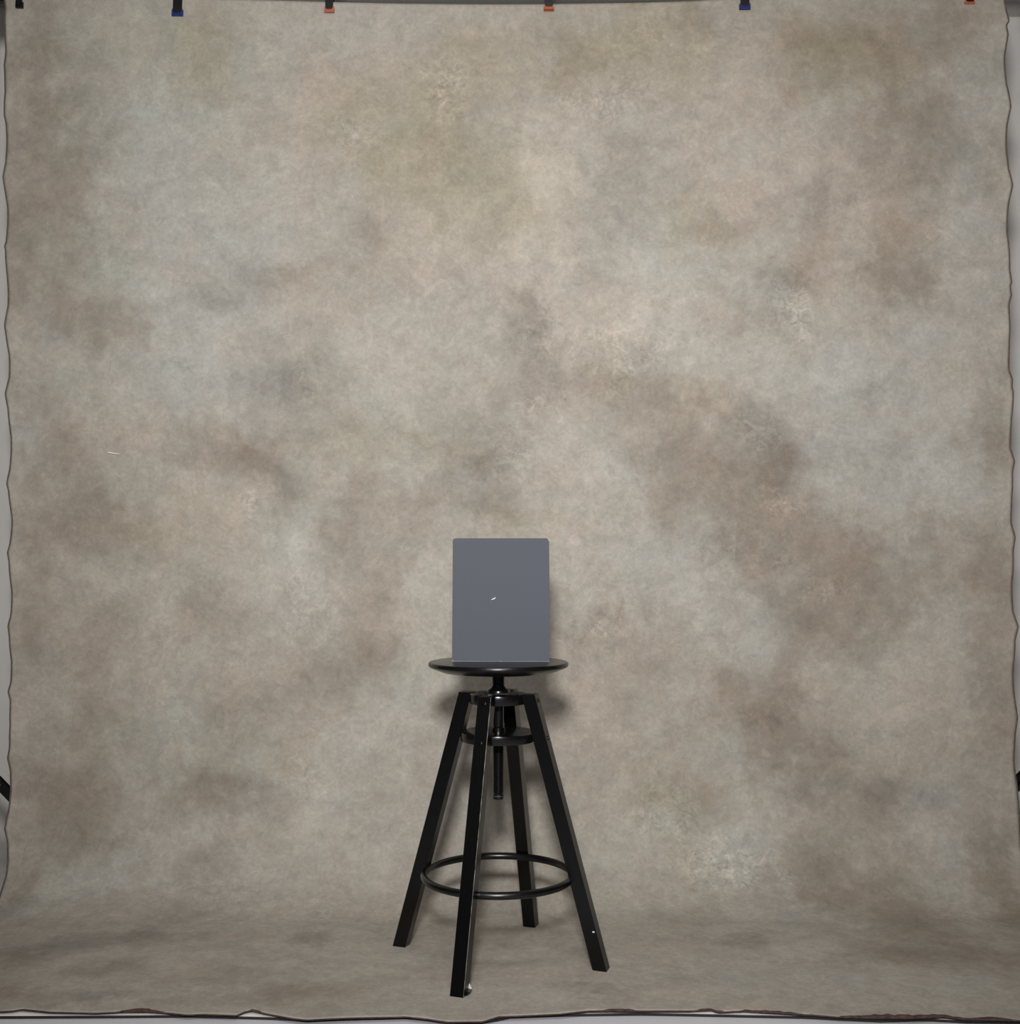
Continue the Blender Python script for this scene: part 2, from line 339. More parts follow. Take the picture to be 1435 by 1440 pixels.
 (920,1130,60,50,'O',.4),(930,1160,40,30,'G',.6),(700,1320,60,10,'D',.3),(600,1320,60,8,'D',.2),(760,1330,50,8,'C',.3),(550,1360,80,10,'G',.3),(620,1380,80,8,'B',.15),(760,1400,80,10,'C',.3),(840,1380,50,6,'D',.35),(880,1370,60,6,'C',.3),
 # lower right
 (1010,990,40,30,'B',.25),(1080,1010,50,40,'B',.55),(1060,1030,40,25,'B',.5),(1100,1000,60,50,'B',.25),(1010,1060,50,25,'C',.6),(1010,1030,30,30,'G',.4),(1150,1060,40,30,'B',.5),(1170,1070,40,30,'B',.3),(1100,1060,40,30,'B',.2),(1100,1100,30,20,'C',.4),
 (1130,1100,40,20,'D',.2),(980,1130,50,25,'B',.3),(1280,1110,70,25,'D',.45),(1240,1125,20,15,'D',.3),(1340,1110,50,20,'C',.5),(1000,1190,60,50,'L',.25),(1010,1200,70,60,'C',.6),(1060,1160,40,40,'C',.4),(1130,1150,20,40,'B',.3),(1160,1210,30,35,'B',.5),
 (1190,1240,40,25,'B',.6),(1230,1275,45,25,'B',.65),(1160,1260,20,15,'B',.5),(1270,1230,30,30,'B',.45),(1290,1310,60,15,'B',.5),(1240,1180,40,30,'B',.25),(1300,1340,70,14,'B',.65),(1380,1350,60,12,'B',.5),(1360,1400,80,10,'G',.2),(1330,1180,40,40,'C',.8),(1340,1250,40,30,'G',.7),
 (1410,1200,25,60,'B',.55),(1420,1280,20,40,'B',.5),(1400,1130,20,20,'W',.3),(1060,1290,60,12,'C',.3),(1140,1290,50,15,'C',.5),(1030,1320,40,8,'D',.4),(1130,1330,80,15,'C',.4),(1100,1380,100,14,'C',.4),(1280,1385,100,12,'C',.6),(1200,1350,30,10,'B',.3),(1080,1250,50,20,'D',.25),(980,1290,40,10,'D',.25),
 (1400,1000,30,40,'B',.35),(1300,1000,60,50,'W',.3),(1250,1060,50,30,'W',.2),(1390,1050,25,25,'B',.35),(1200,1130,50,40,'B',.15),(960,1230,30,40,'O',.3),
]
FLECKS = [(630,140,45,60,.8),(500,190,30,35,.7),(600,110,40,50,.5),(860,140,80,35,.7),(890,50,60,50,.5),(1000,70,50,50,.35),(1120,430,40,50,.9),(1100,690,25,40,.9),(1150,830,50,30,.7),(1160,825,20,25,.9),(1310,320,40,20,.6),
          (1020,1210,90,50,.9),(1110,1240,40,30,.6),(760,570,40,30,.6),(1070,600,50,30,.8),(840,880,40,25,.8),(1020,780,60,40,.5),(1080,780,60,40,.5),(350,710,25,15,.8),(430,860,50,60,.5),(920,1150,50,50,.7),(440,560,25,30,.7),(440,1080,50,60,.5),
          (770,480,60,50,.6),(880,510,90,60,.6),(700,640,90,60,.5),(240,900,40,60,.4),(40,1200,20,30,.6),(460,1290,60,20,.5),(1070,1020,50,50,.5),(300,1260,100,30,.45),(1030,300,120,90,.35),(1180,300,120,90,.35),(620,230,80,60,.35)]
tot = {k: np.zeros(len(US)) for k in T}
for x, y, rx, ry, k, st in BLOBS:
    X, S, u = cloth_uv(x, y)
    sy = max(0.02, abs(s_of_py(y - ry) - s_of_py(y + ry)) / 2); sx = rx * u
    tot[k] += st * np.exp(-(((UX - X) / sx) ** 2 + ((UY - S) / sy) ** 2) * 0.85)
def fractal(off, f0):
    out = np.zeros(len(US)); off = Vector(off)
    for k in range(len(US)):
        p = Vector((US[k, 0], US[k, 1], 0)) * f0
        out[k] = noise.noise(p + off) + 0.6 * noise.noise(p * 2.3 + off) + 0.4 * noise.noise(p * 5.1 + off)
    return out
nf = {'a': fractal((3, 1, 4), 8.0), 'b': fractal((1, 5, 9), 8.0)}
logp = np.zeros((len(US), 3))
for k in T:
    n = nf['a'] if k in 'BDO' else nf['b']
    sk = np.clip(tot[k] * (1.25 + 0.75 * n) + 0.10 * n * (tot[k] > 0.05), 0, None)
    sk = 1 - np.exp(-1.25 * sk)
    logp += sk[:, None] * np.log(np.array(T[k]))[None, :]
fleck = np.full(len(US), 0.25)
for x, y, rx, ry, st in FLECKS:
    X, S, u = cloth_uv(x, y)
    sy = max(0.015, abs(s_of_py(y - ry) - s_of_py(y + ry)) / 2); sx = rx * u
    fleck = np.maximum(fleck, st * np.exp(-(((UX - X) / sx) ** 2 + ((UY - S) / sy) ** 2)))
paint = BASE[None, :] * np.exp(logp)

def cloth_material():
    m = bpy.data.materials.new('painted_canvas'); m.use_nodes = True
    nt = m.node_tree; N = nt.nodes; Lk = nt.links
    b = N['Principled BSDF']; b.inputs['Roughness'].default_value = 0.85; b.inputs['Specular IOR Level'].default_value = 0.15
    uv = N.new('ShaderNodeUVMap'); uv.uv_map = 'UVMap'
    at = N.new('ShaderNodeAttribute'); at.attribute_name = 'paint'
    fl = N.new('ShaderNodeAttribute'); fl.attribute_name = 'fleck'
    def nz(scale, detail, rough, dist=0.0, off=(0, 0, 0)):
        mp = N.new('ShaderNodeMapping'); mp.inputs['Location'].default_value = off
        Lk.new(uv.outputs['UV'], mp.inputs['Vector'])
        n = N.new('ShaderNodeTexNoise'); n.inputs['Scale'].default_value = scale; n.inputs['Detail'].default_value = detail
        n.inputs['Roughness'].default_value = rough; n.inputs['Distortion'].default_value = dist
        Lk.new(mp.outputs['Vector'], n.inputs['Vector']); return n
    def mth(op, a, c):
        k = N.new('ShaderNodeMath'); k.operation = op
        for idx, v in enumerate((a, c)):
            if isinstance(v, (int, float)): k.inputs[idx].default_value = v
            else: Lk.new(v, k.inputs[idx])
        return k.outputs[0]
    def rng(v, a, c, lo, hi):
        k = N.new('ShaderNodeMapRange'); k.inputs[1].default_value = a; k.inputs[2].default_value = c
        k.inputs[3].default_value = lo; k.inputs[4].default_value = hi; Lk.new(v, k.inputs[0]); return k.outputs[0]
    cloud = rng(nz(4.5, 10, 0.68, 0.4).outputs['Fac'], 0.3, 0.7, 0.95, 1.05)
    mott = rng(nz(20, 9, 0.8, 0.5, (3, 7, 0)).outputs['Fac'], 0.3, 0.7, 0.88, 1.12)
    weave = rng(nz(330, 2, 0.6, 0, (1, 1, 0)).outputs['Fac'], 0.3, 0.7, 0.96, 1.04)
    grain = rng(nz(95, 4, 0.7, 0.4, (6, 2, 0)).outputs['Fac'], 0.3, 0.7, 0.93, 1.07)
    weave = mth('MULTIPLY', weave, grain)
    patch = rng(nz(9.5, 9, 0.72, 0.9, (4, 9, 0)).outputs['Fac'], 0.40, 0.60, 0.94, 1.06)
    k = mth('MULTIPLY', mth('MULTIPLY', mth('MULTIPLY', cloud, patch), mott), weave)
    # dabs: light and dark flecks where the painter worked the surface
    d1 = rng(nz(34, 7, 0.78, 1.2, (11, 3, 0)).outputs['Fac'], 0.48, 0.62, 0.0, 1.0)
    d2 = rng(nz(38, 7, 0.78, 1.2, (2, 17, 0)).outputs['Fac'], 0.48, 0.64, 0.0, 1.0)
    lightd = mth('MULTIPLY', mth('MULTIPLY', d1, fl.outputs['Fac']), 0.46)
    darkd = mth('MULTIPLY', mth('MULTIPLY', d2, fl.outputs['Fac']), -0.40)
    k = mth('MULTIPLY', k, mth('ADD', mth('ADD', lightd, darkd), 1.0))
    # warm / cool drift
    drift = nz(6.5, 9, 0.70, 0.6, (20, 5, 0)).outputs['Fac']
    hr = N.new('ShaderNodeValToRGB')
    hr.color_ramp.elements[0].position = 0.42; hr.color_ramp.elements[1].position = 0.58
    hr.color_ramp.elements[0].color = (0.985, 1.005, 1.01, 1); hr.color_ramp.elements[1].color = (1.01, 0.99, 0.975, 1)
    Lk.new(drift, hr.inputs['Fac'])
    v1 = N.new('ShaderNodeVectorMath'); v1.operation = 'SCALE'; Lk.new(at.outputs['Color'], v1.inputs[0]); Lk.new(k, v1.inputs['Scale'])
    v2 = N.new('ShaderNodeVectorMath'); v2.operation = 'MULTIPLY'; Lk.new(v1.outputs[0], v2.inputs[0]); Lk.new(hr.outputs['Color'], v2.inputs[1])
    Lk.new(v2.outputs[0], b.inputs['Base Color'])
    bp = N.new('ShaderNodeBump'); bp.inputs['Strength'].default_value = 0.12; bp.inputs['Distance'].default_value = 0.001
    Lk.new(nz(330, 2, 0.6, 0, (1, 1, 0)).outputs['Fac'], bp.inputs['Height']); Lk.new(bp.outputs['Normal'], b.inputs['Normal'])
    return m

backdrop = tag(empty('painted_backdrop', (0, YW, 0.012)), 'hand-painted grey and beige mottled canvas backdrop sweeping down onto the floor under the stool', 'backdrop')
cloth = obj('canvas', bm, cloth_material(), None, sharp=180)
me = cloth.data
lay = me.uv_layers.new(name='UVMap')
vi = np.empty(len(me.loops), dtype=np.int32); me.loops.foreach_get('vertex_index', vi)
lay.data.foreach_set('uv', (US[vi] + np.array([2.0, 2.0])).astype(np.float32).ravel())
ca = me.color_attributes.new('paint', 'FLOAT_COLOR', 'POINT')
ca.data.foreach_set('color', np.concatenate([paint, np.ones((len(US), 1))], axis=1).astype(np.float32).ravel())
fa = me.attributes.new('fleck', 'FLOAT', 'POINT'); fa.data.foreach_set('value', fleck.astype(np.float32))
sol = cloth.modifiers.new('thickness', 'SOLIDIFY'); sol.thickness = 0.0012; sol.offset = 0
def adopt(o, parent):
    bpy.context.view_layer.update()
    o.parent = parent; o.matrix_parent_inverse = parent.matrix_world.inverted()
adopt(cloth, backdrop)

# raw hems
for line, sgn in ((left_line, -1), (right_line, 1)):
    bm = bmesh.new()
    pts = [p + Vector((sgn * 0.0005, -0.001, 0)) for p in line[:N1 + N2]]
    tube(bm, pts, 0.0019, 6)
    h = obj('side_hem', bm, M['hem']); adopt(h, backdrop)
bm = bmesh.new()
def curl(px):   # how far the frayed front hem turns up, in metres
    h = 0.0018 + 0.0012 * max(0, noise.noise(Vector((px * 0.03, 0, 0))))
    for c, w, a in ((200, 26, .0065), (360, 12, .003), (870, 26, .004), (1090, 45, .004), (1000, 22, .003), (1240, 55, .006), (1310, 60, .0045), (1400, 25, .006)):
        h += a * math.exp(-((px - c) / w) ** 2)
    return h * .62
prev = None
for k, p in enumerate(front_line):
    px = to_px(p)[0]; h = curl(px) * (1 + 0.35 * noise.noise(Vector((px * 0.11, 4, 0))))
    prof = [(0.0, 0.0), (-0.002, h * 0.5), (-0.001, h), (0.0015 + h * 0.7, h * 1.12), (0.002 + h * .7, h * 0.9), (0.001, h * 0.8), (0.0012, 0.0)]
    cur = [bm.verts.new((p.x, p.y + a - 0.001, p.z - 0.002 + b)) for a, b in prof]
    if prev:
        for i in range(len(prof)): bm.faces.new((prev[i], cur[i], cur[(i + 1) % len(prof)], prev[(i + 1) % len(prof)]))
    prev = cur
h = obj('front_hem', bm, M['hem_red']); h['label'] = 'maroon frayed front hem'; adopt(h, backdrop)

# lint on the canvas
a = on_y(152, 636, YW - 0.006); b = on_y(168, 638.5, YW - 0.006)
bm = bmesh.new(); tube(bm, [a, a.lerp(b, .35) + Vector((0, 0, -.0005)), a.lerp(b, .7) + Vector((0, -.001, -.0003)), b], [0.0014, 0.0013, 0.0012, 0.0007], 8)
tag(obj('lint_thread', bm, M['thread']), 'tiny white lint thread stuck on the left half of the painted backdrop', 'thread')

# ------------------------------------------------------------------ stool
G = on_z(701, 1346, ZC)
SX, SY = G.x, G.y
stool = empty('bar_stool', (SX, SY, ZC))
tag(stool, 'black four-legged swivel stool with round seat and ring footrest', 'stool')
hz = lambda py: on_y(701, py, SY).z - ZC
ZS = hz(930)                      # seat top
bm = bmesh.new()
R = 0.149
lathe(bm, [(0, ZS), (R - .006, ZS), (R - .0022, ZS - .0008), (R - .0004, ZS - .003), (R, ZS - .005), (R - .0003, ZS - .0085), (R - .003, ZS - .0115), (R - .024, ZS - .0195), (R - .028, ZS - .021), (0.055, ZS - .0235), (0, ZS - .0235)], 128)
obj('seat', bm, M['seat'], stool)
bm = bmesh.new()
ZD = hz(975)                      # top of the upper disc
lathe(bm, [(0, ZS - .0235), (0.045, ZS - .0235), (0.045, ZS - .026), (0.02, ZS - .027), (0.0135, ZS - .03), (0.0135, ZD + .017), (0.016, ZD + .012), (0.0235, ZD + .007), (0.0245, ZD + .004), (0.0245, ZD + .002), (0, ZD + .002)], 48)
obj('swivel_hub', bm, M['disc'], stool)
# plate
bm = bmesh.new()
poly = []
for k in range(4):
    a = math.radians(64 + 90 * k)
    for da, r in ((-14, .030), (-9, .046), (0, .049), (9, .046), (14, .030)):
        poly.append((r * math.cos(a + math.radians(da)), r * math.sin(a + math.radians(da))))
prism(bm, poly, lambda u, v, w: (u, v, w), ZD, ZD + .0025)
obj('mounting_plate', bm, M['plate'], stool)
bm = bmesh.new()
lathe(bm, [(0, ZD), (0.058, ZD), (0.0605, ZD - .001), (0.061, ZD - .003), (0.061, ZD - .018), (0.060, ZD - .020), (0.058, ZD - .021), (0, ZD - .021)], 96)
obj('upper_disc', bm, M['disc'], stool)
ZL = hz(1028)
bm = bmesh.new()
lathe(bm, [(0, ZL), (0.077, ZL), (0.0795, ZL - .001), (0.080, ZL - .003), (0.080, ZL - .017), (0.079, ZL - .019), (0.077, ZL - .020), (0, ZL - .020)], 96)
obj('lower_disc', bm, M['disc'], stool)
bm = bmesh.new()
lathe(bm, [(0, ZD - .021), (0.0115, ZD - .021), (0.0115, ZL + .010), (0.0145, ZL + .008), (0.0145, ZL), (0, ZL)], 40)
obj('sleeve', bm, M['disc'], stool)
bm = bmesh.new()
ZE = hz(1124); top = ZL - .020
prof = [(0, top), (0.0118, top)]
z = top - .001
while z > ZE + .014:
    prof += [(0.0118, z), (0.0105, z - .0011), (0.0118, z - .0022)]; z -= .0034
prof += [(0.0105, ZE + .012), (0.0105, ZE + .007), (0, ZE + .007)]
lathe(bm, prof, 32)
rod = obj('threaded_rod', bm, M['steel'], stool, sharp=20)
bm = bmesh.new()
lathe(bm, [(0, ZE + .010), (0.0118, ZE + .010), (0.0122, ZE + .0075), (0.0110, ZE + .001), (0.008, ZE), (0, ZE)], 32)
cap = obj('end_stop', bm, M['steel'], stool)
bm = bmesh.new()
lathe(bm, [(0.0105, ZE + .0088), (0.0124, ZE + .0088), (0.0124, ZE + .0074), (0.0105, ZE + .0074)], 32, close=True)
obj('stop_band', bm, M['silver'], cap)

# legs: square section, axis along the radius
TH = 0.0285; RT, RB = 0.0705, 0.2235
ZT = hz(974.5) + .0005
PHI = math.radians(-90 - 19)      # direction of the front leg, from +X
def make_leg(k, worn):
    bm = bmesh.new()
    h = TH / 2; c = 0.0007
    out = [(-h + c, -h), (h - c, -h), (h, -h + c), (h, h - c), (h - c, h), (-h + c, h), (-h, h - c), (-h, -h + c)]
    a = []; b = []
    n = 14
    rings = []
    for i in range(n + 1):
        t = i / n; zz = t * ZT; r = RB + (RT - RB) * t
        rings.append([bm.verts.new((r + u * 1.035, v, zz)) for u, v in out])
    for A, B in zip(rings, rings[1:]):
        for i in range(8):
            f = bm.faces.new((A[i], A[(i + 1) % 8], B[(i + 1) % 8], B[i]))
            if worn and i == 3: f.material_index = 1      # the rubbed arris
    bm.faces.new(rings[0]); bm.faces.new(rings[-1])
    o = obj('leg', bm, [M['black_wood'], M['worn']], stool, smooth=False)
    o.rotation_euler.z = PHI + k * PI / 2
    for zz in (ZD - .0115, ZL - .0095):
        r = RB + (RT - RB) * zz / ZT + TH / 2 * 1.035
        sb = bmesh.new()
        lathe(sb, [(0, .0012), (.0012, .0012), (.0016, .0004), (.0026, .0004), (.0034, .0014), (.0043, .0012), (.0046, 0), (.0046, -.002), (0, -.002)], 20)
        bmesh.ops.rotate(sb, cent=(0, 0, 0), matrix=Matrix.Rotation(PI / 2 - 0.265, 3, 'Y'), verts=sb.verts)
        bmesh.ops.translate(sb, vec=(r, 0, zz), verts=sb.verts)
        s = obj('screw', sb, M['screw'], o)
    return o
legs = [make_leg(k, k == 0) for k in range(4)]
# small white pad showing past the front foot
bm = bmesh.new()
prism(bm, [(.0135, .008), (.021, .0085), (.0152, .0185)], lambda u, v, w: (RB + w, u, v), -.0150, -.0125)
pad = obj('felt_pad', bm, M['felt'], legs[0], smooth=False); pad['label'] = 'white felt pad scrap at the front foot'
bm = bmesh.new()
prism(bm, [(.010, 0), (.0155, 0), (.022, .0085), (.0135, .0095)], lambda u, v, w: (RB + w, u, v), -.014, .004)
obj('foot_glide', bm, M['steel'], legs[0], smooth=False)
bm = bmesh.new()
lathe(bm, [(0, .0006), (.0022, .0005), (.0028, 0), (0, -.0004)], 7)
bmesh.ops.scale(bm, vec=(1, .6, 1), verts=bm.verts)
bmesh.ops.rotate(bm, cent=(0, 0, 0), matrix=Matrix.Rotation(PI / 2, 3, 'X'), verts=bm.verts)
zc = .078; rr = RB + (RT - RB) * zc / ZT
bmesh.ops.translate(bm, vec=(rr + .009, -TH / 2 - .0003, zc), verts=bm.verts)
ch = obj('paint_chip', bm, M['felt'], legs[1]); ch['label'] = 'white chip in the black paint'

# ring footrest
ZR = hz(1230)
bm = bmesh.new()
RR, rt = 0.1565, 0.0078
tube(bm, [(RR * math.cos(2 * PI * i / 128), RR * math.sin(2 * PI * i / 128), ZR) for i in range(128)], rt, 16, closed=True)
obj('footrest_ring', bm, M['steel'], stool)

# ------------------------------------------------------------------ grey card
W, H, TK = 0.2065, 0.262, 0.003
card = empty('grey_card', (on_y(704.3, 930, SY).x, SY - 0.004, ZC + ZS)); card.rotation_euler = (math.radians(-1.0), 0, math.radians(-1.5))
tag(card, 'plain dark grey rectangular test card standing upright on the black stool seat', 'card')
W2 = W / 2
bm = bmesh.new()
outl = [(-W2 + .0005, 0), (W2 - .0005, 0), (W2, .001), (W2 + .001, H * .62), (W2 + .0002, H - .007), (W2 - .0035, H - .0005), (W2 - .006, H), (-W2 + .007, H), (-W2 + .003, H - .001), (-W2 + .0005, H - .005), (-W2, .001)]
prism(bm, outl, lambda u, v, w: (u, w, v), -TK / 2, TK / 2)
obj('board', bm, M['card'], card, smooth=False)
bm = bmesh.new()
prism(bm, [(-W2, 0), (W2, 0), (W2, .0020), (W2 * .97, .0007), (W2 * .3, .0008), (0.004, .0005), (0, .0015), (-.003, .0006), (-W2 * .96, .0008), (-W2 + .002, .0025), (-W2, .003)], lambda u, v, w: (u, w, v), -TK / 2 - .0003, -TK / 2 + .0002)
e = obj('worn_edge', bm, M['card_edge'], card, smooth=False); e['label'] = 'pale worn bottom edge'
bm = bmesh.new()
cx, cz = (695 - 704.8) * .001535, (932 - 845) * .00153
prism(bm, [(cx - .0055, cz - .0028), (cx - .003, cz - .0005), (cx + .0008, cz + .001), (cx + .0045, cz + .0036), (cx + .0035, cz + .001), (cx + .001, cz - .001), (cx - .0025, cz - .0018)], lambda u, v, w: (u, w, v), -TK / 2 - .0003, -TK / 2 + .0002)
e = obj('scratch', bm, M['felt'], card, smooth=False); e['label'] = 'short white scratch'

# ------------------------------------------------------------------ stands, bar, clamps
YB = 3.012
ZBAR = on_y(717, -48, YB).z
XLP, XRP = on_y(-38, 720, YB).x, on_y(1474, 720, YB).x
def stand(x, rz, label, px_hub, twin):
    root = empty('backdrop_stand', (x, YB, 0.003), rz)
    tag(root, label, 'stand', 'tripod stands holding the painted backdrop')
    zh = on_y(700, px_hub, YB).z
    top = ZBAR + .02
    bm = bmesh.new(); tube(bm, [(0, 0, .12), (0, 0, .9)], .0150, 20); obj('lower_pole', bm, M['stand'], root)
    bm = bmesh.new(); tube(bm, [(0, 0, .85), (0, 0, 1.62)], .0130, 20); obj('middle_pole', bm, M['stand'], root)
    bm = bmesh.new(); tube(bm, [(0, 0, 1.6), (0, 0, top - .045)], .0110, 20); obj('upper_pole', bm, M['stand'], root)
    for zz in (zh,):
        bm = bmesh.new(); lathe(bm, [(.012, zz - .024), (.024, zz - .024), (.027, zz - .018), (.027, zz + .018), (.024, zz + .024), (.012, zz + .024)], 24, close=True)
        c = obj('collar', bm, M['stand'], root)
        if False:
            bm = bmesh.new(); tube(bm, [(0, .02, zz), (0, .05, zz)], .006, 12); tube(bm, [(0, .05, zz), (0, .062, zz)], .016, 12); obj('knob', bm, M['stand'], c)
    bm = bmesh.new(); lathe(bm, [(0, top - .10), (.018, top - .10), (.030, top - .09), (.030, top - .045), (.014, top - .035), (.014, top - .0365), (0, top - .0365)], 24)
    obj('top_bracket', bm, M['stand'], root)
    if not twin:
        bm = bmesh.new(); bx = on_y(7, 3, YB).x - x; bz = on_y(7, 3.5, YB).z - .003
        box(bm, ((bx + .008) / 2, 0, (bz + top - .04) / 2), (bx - .008, .024, top - .04 - bz), bev=.002)
        obj('bracket_block', bm, M['stand'], root)
    for k, ang in enumerate((0, 125, 235)):
        a = math.radians(ang); d = Vector((math.cos(a), math.sin(a), 0)); s = Vector((-d.y, d.x, 0))
        zt = zh; L = zt - .012
        p0 = d * .022 + Vector((0, 0, zt)); p1 = d * (.022 + L) + Vector((0, 0, .012))
        t = (p1 - p0).normalized(); nrm = t.cross(s).normalized()
        def bar(bmx, q0, q1, wd, th):
            tt = (q1 - q0).normalized(); nn = tt.cross(s).normalized()
            prism(bmx, [(-wd / 2, -th / 2), (wd / 2, -th / 2), (wd / 2, th / 2), (-wd / 2, th / 2)], lambda u, v, w: (q0 if w == 0 else q1) + nn * u + s * v, 0, 1)
        bm = bmesh.new()
        if twin:
            bar(bm, p0 + nrm * .009, p1 + nrm * .009, .011, .016); bar(bm, p0 - nrm * .009, p1 - nrm * .009, .011, .016)
        else: bar(bm, p0, p1, .024, .016)
        lg = obj('leg', bm, M['stand'], root, smooth=False)
        bm = bmesh.new(); tube(bm, [p1 - t * .03, p1 + t * .004], .014, 14); obj('rubber_foot', bm, M['stand'], lg)
        bm = bmesh.new()
        q = p0.lerp(p1, .20 if not twin else .35)
        tube(bm, [q - s * .0115, q + s * .0115], .0034, 12); obj('rivet', bm, M['chrome'], lg)
        if k == 0: continue
        bm = bmesh.new(); q = p0.lerp(p1, .70)
        q0 = d * .02 + Vector((0, 0, .135))
        bar(bm, q0, q, .012, .006); obj('brace', bm, M['stand'], root, smooth=False)
    return root
stand(XLP, 0, 'black tripod stand behind the left edge of the painted backdrop', 1070, False)
stand(XRP, PI, 'black tripod stand behind the right edge of the painted backdrop', 1064, True)

bm = bmesh.new(); tube(bm, [(XLP - .06, YB, ZBAR), (XRP + .06, YB, ZBAR)], .016, 24)
tag(obj('crossbar', bm, M['bar']), 'grey metal crossbar carrying the clamps along the top of the painted backdrop', 'bar')

def clamp(px, pad_lo, pad_hi, wpx, padmat, tilt, label):
    z0 = on_y(px, pad_lo, YW).z; x0 = on_y(px, pad_lo, YW).x
    root = empty('spring_clamp', (x0, YW, z0)); root.rotation_euler.y = tilt
    tag(root, label, 'clamp', 'spring clamps along the top edge of the painted backdrop')
    hp = (pad_lo - pad_hi) * .00184
    wa, wp = wpx * .00184 / 2 * .78, wpx * .00184 / 2
    zb = ZBAR - z0; yb = YB - YW          # bar centre in local terms
    for sgn, nm in ((-1, 'front_arm'), (1, 'rear_arm')):
        # side outline of an arm: pad end at the cloth, over the bar, to the handle
        bm = bmesh.new()
        pth = [(sgn * .010, hp * .4), (sgn * .011, .03), (yb * .5 + sgn * .034 , zb - .012), (yb * .8 + sgn * .034, zb + .022), (yb + sgn * .014, zb + .045), (yb + sgn * .040, zb + .085)]
        wd = [wa, wa, wa * 1.05, wa * 1.1, wa * 1.1, wa * .8]
        prev = None
        for (y, z), w in zip(pth, wd):
            t = .0045
            cur = [bm.verts.new(p) for p in ((-w, y - t, z), (w, y - t, z), (w, y + t, z), (-w, y + t, z))]
            if prev:
                for i in range(4): bm.faces.new((prev[i], prev[(i + 1) % 4], cur[(i + 1) % 4], cur[i]))
            else: bm.faces.new(cur)
            prev = cur
        bm.faces.new(prev)
        bmesh.ops.recalc_face_normals(bm, faces=bm.faces)
        es = [e for e in bm.edges if abs(e.verts[0].co.x - e.verts[1].co.x) < .004]
        bmesh.ops.bevel(bm, geom=es, offset=.0015, segments=2, affect='EDGES')
        arm = obj(nm, bm, M['clamp'], root)
        bm = bmesh.new()
        if padmat == M['clamp']: box(bm, (0, sgn * .006, hp / 2), (wp * 2, .009, hp), bev=.001)
        else:
            n = 8
            prof = [(-wp, 0), (wp, 0), (wp * 1.02, hp * .8), (wp * .9, hp), (wp * .25, hp), (wp * .12, hp * 1.35), (-wp * .12, hp * 1.35), (-wp * .25, hp), (-wp * .9, hp), (-wp * 1.02, hp * .8)]
            prism(bm, prof, lambda u, v, w: (u, w, v), sgn * .0045 - .0035 + (-.0035 if sgn < 0 else .0015), sgn * .0045 + .0035 + (-.0035 if sgn < 0 else .0015))
            if sgn < 0:
                for q in (-1, 1): box(bm, (q * wp * .5, -.0125, hp * .45), (wp * .92, .003, hp * .5), bev=.0008)
        obj('pad', bm, padmat, arm, smooth=False)
    bm = bmesh.new(); tube(bm, [(-wa * 1.3, yb, zb + .040), (wa * 1.3, yb, zb + .040)], .007, 14)
    obj('spring', bm, M['chrome'], root)
    return root
clamp(28.7, 13, 4, 10.5, M['clamp'], .02, 'all-black clamp at the far left end of the backdrop top edge')
clamp(251, 25.3, 15, 16, M['blue'], .02, 'black clamp with blue pads nearer the left end of the backdrop')
clamp(464, 19.3, 11.5, 14, M['orange'], 0, 'black clamp with orange pads left of centre on the backdrop top edge')
clamp(772, 15, 9.5, 14.5, M['orange'], 0, 'black clamp with orange pads just right of centre above the grey card')
clamp(1047, 14.7, 7, 15.5, M['blue'], -.01, 'black clamp with blue pads on the right half of the backdrop')
clamp(1362.5, 7.8, 3, 14, M['orange'], -.05, 'black clamp with orange pads at the right end of the backdrop')

# ------------------------------------------------------------------ white paper backdrop behind
YP = 3.62
paper = empty('white_paper_backdrop', (0, YP, 0.003))
tag(paper, 'white seamless paper hanging behind the painted backdrop and running out beneath it', 'backdrop')
RP = .075
zl = on_y(0, 9, YP).z + RP * 1.08; zr = on_y(1435, 23, YP).z + RP * 1.08
bm = bmesh.new()
slope = (zr - zl) / (2 * on_y(1435, 20, YP).x)
zm = (zl + zr) / 2
tube(bm, [(-2.0, YP, zm - 2.0 * slope), (2.0, YP, zm + 2.0 * slope)], RP, 40)
r = obj('roll', bm, M['roll']); r['label'] = 'grey cylindrical roll'; adopt(r, paper)
bm = bmesh.new(); tube(bm, [(-2.12, YP, zm - 2.12 * slope), (2.12, YP, zm + 2.12 * slope)], .02, 16)
r = obj('roll_core', bm, M['bar']); adopt(r, paper)
bm = bmesh.new(); g = []
sec = []
ys = YP + .02; RQ = .16
for i in range(24): sec.append((ys, zm - (zm - .003 - RQ) * i / 23, 0))
for i in range(1, 13):
    a = PI / 2 * i / 12; sec.append((ys - RQ + RQ * math.cos(a), .003 + RQ - RQ * math.sin(a), 0))
for i in range(1, 25): sec.append((None, .003, i / 24))
edge_pts = []
NPX = 160
for i in range(NPX + 1):
    x = -1.75 + 3.5 * i / NPX
    y = 2.1
    for _ in range(4):
        px = to_px((x, y, .003))[0]; y = on_z(px, float(np.interp(px, *PX)), .003).y
    col = []
    for Y, Z, t in sec:
        if Y is None: Y = (ys - RQ) + (y - (ys - RQ)) * t
        col.append(bm.verts.new((x, Y + .004 * math.sin(x * 5) * (1 if Z > RQ else 0), Z)))
    g.append(col); edge_pts.append(Vector((x, y, .003)))
for a, b in zip(g, g[1:]):
    for i in range(len(sec) - 1): bm.faces.new((a[i], a[i + 1], b[i + 1], b[i]))
sh = obj('paper_sheet', bm, M['paper'], sharp=180); sh.modifiers.new('t', 'SOLIDIFY').thickness = .0006; adopt(sh, paper)
bm = bmesh.new(); tube(bm, [p + Vector((0, -.0008, .0002)) for p in edge_pts], .0021, 6)  # dark strip drawn in place of the shade under the sheet's raised edge
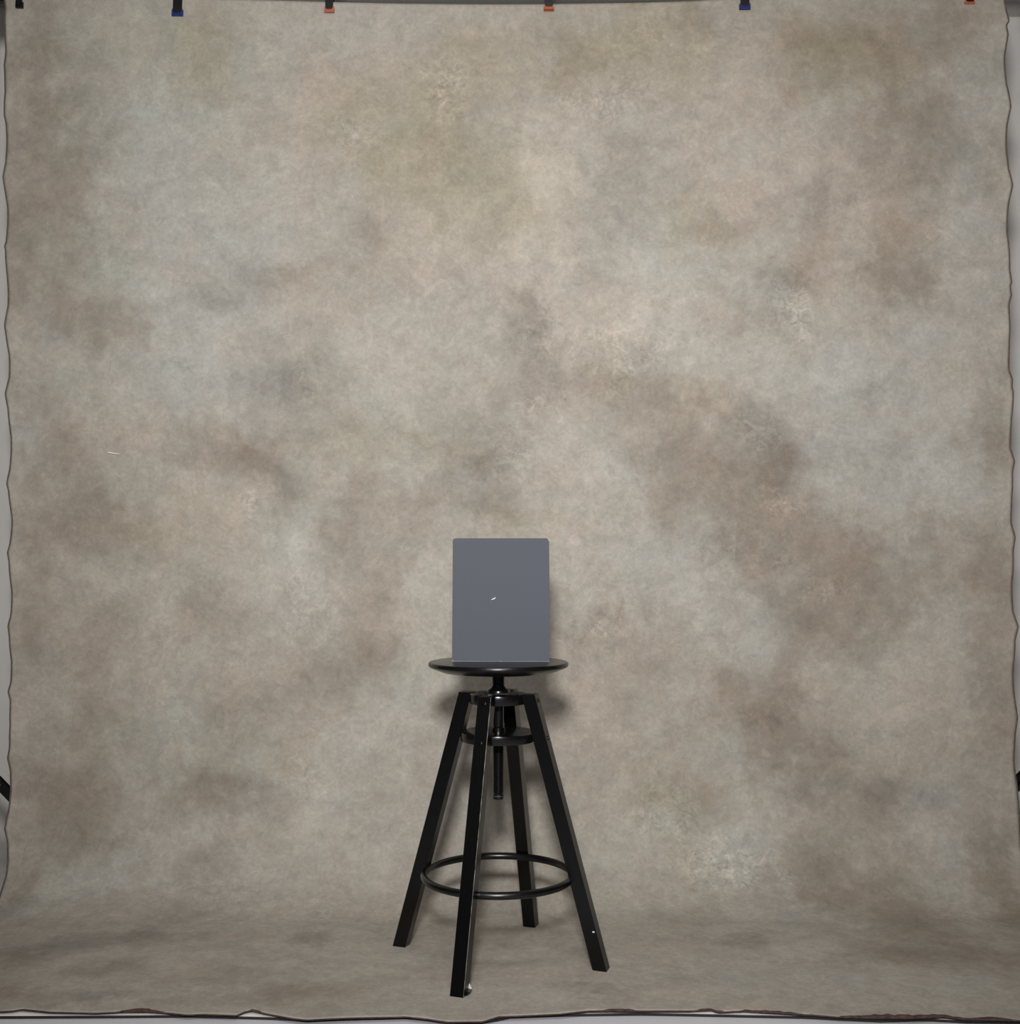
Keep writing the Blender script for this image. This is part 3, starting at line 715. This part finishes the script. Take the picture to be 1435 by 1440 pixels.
e = obj('edge_gap_shadow', bm, M['edge']); e['label'] = 'black strip painted as the shadow gap under the front edge'; adopt(e, paper)
for x in (-2.05, 2.05):
    st = empty('wall_bracket', (x, 4.05, zm + x * slope))
    tag(st, 'grey wall bracket at the %s end of the paper roll' % ('left' if x < 0 else 'right'), 'bracket')
    bm = bmesh.new(); box(bm, (0, -.012, .0), (.05, .024, .16), bev=.003); obj('back_plate', bm, M['bar'], st)
    bm = bmesh.new(); box(bm, (0, -.23, -.04), (.03, .45, .018), bev=.003); obj('arm', bm, M['bar'], st)

# ------------------------------------------------------------------ room
def slab(name, c, s, m):
    bm = bmesh.new(); box(bm, c, s); o = obj(name, bm, m, smooth=False); tag(o, kind='structure'); return o
slab('floor', (0, 1.1, -.05), (7, 6.2, .1), M['floor'])
slab('wall_back', (0, 4.10, 1.4), (7, .1, 2.9), M['wall'])
slab('wall_left', (-3.45, 1.0, 1.4), (.1, 6.0, 2.9), M['wall'])
slab('wall_right', (3.45, 1.0, 1.4), (.1, 6.0, 2.9), M['wall'])
slab('ceiling', (0, 1.1, 2.9), (7, 6.2, .1), M['ceil'])

# ------------------------------------------------------------------ light
def light(name, kind, loc, energy, col=(1, 1, 1), **kw):
    l = bpy.data.lights.new(name, kind); l.energy = energy; l.color = col
    for k, v in kw.items(): setattr(l, k, v)
    o = bpy.data.objects.new(name, l); C.objects.link(o); o.location = loc
    return o
def aim(o, p): o.rotation_euler = (Vector(p) - o.location).to_track_quat('-Z', 'Y').to_euler()
key = light('key_flash', 'SPOT', (-0.06, -0.15, 1.42), 340, (1, .98, .955), spot_size=math.radians(94), spot_blend=1.0, shadow_soft_size=.13)
aim(key, (0.08, YW, 1.48))
top_l = light('ceiling_lamp', 'AREA', (0, .6, 2.8), 27, (1, .98, .95), shape='RECTANGLE', size=1.2, size_y=.5)
w = bpy.data.worlds.new('room_air'); bpy.context.scene.world = w; w.use_nodes = True
w.node_tree.nodes['Background'].inputs['Color'].default_value = (.5, .5, .5, 1)
w.node_tree.nodes['Background'].inputs['Strength'].default_value = .1

vs = bpy.context.scene.view_settings
bpy.context.scene.display_settings.display_device = 'sRGB'
vs.view_transform = 'Standard'; vs.look = 'None'; vs.exposure = 0.0; vs.gamma = 1.0; vs.use_curve_mapping = False
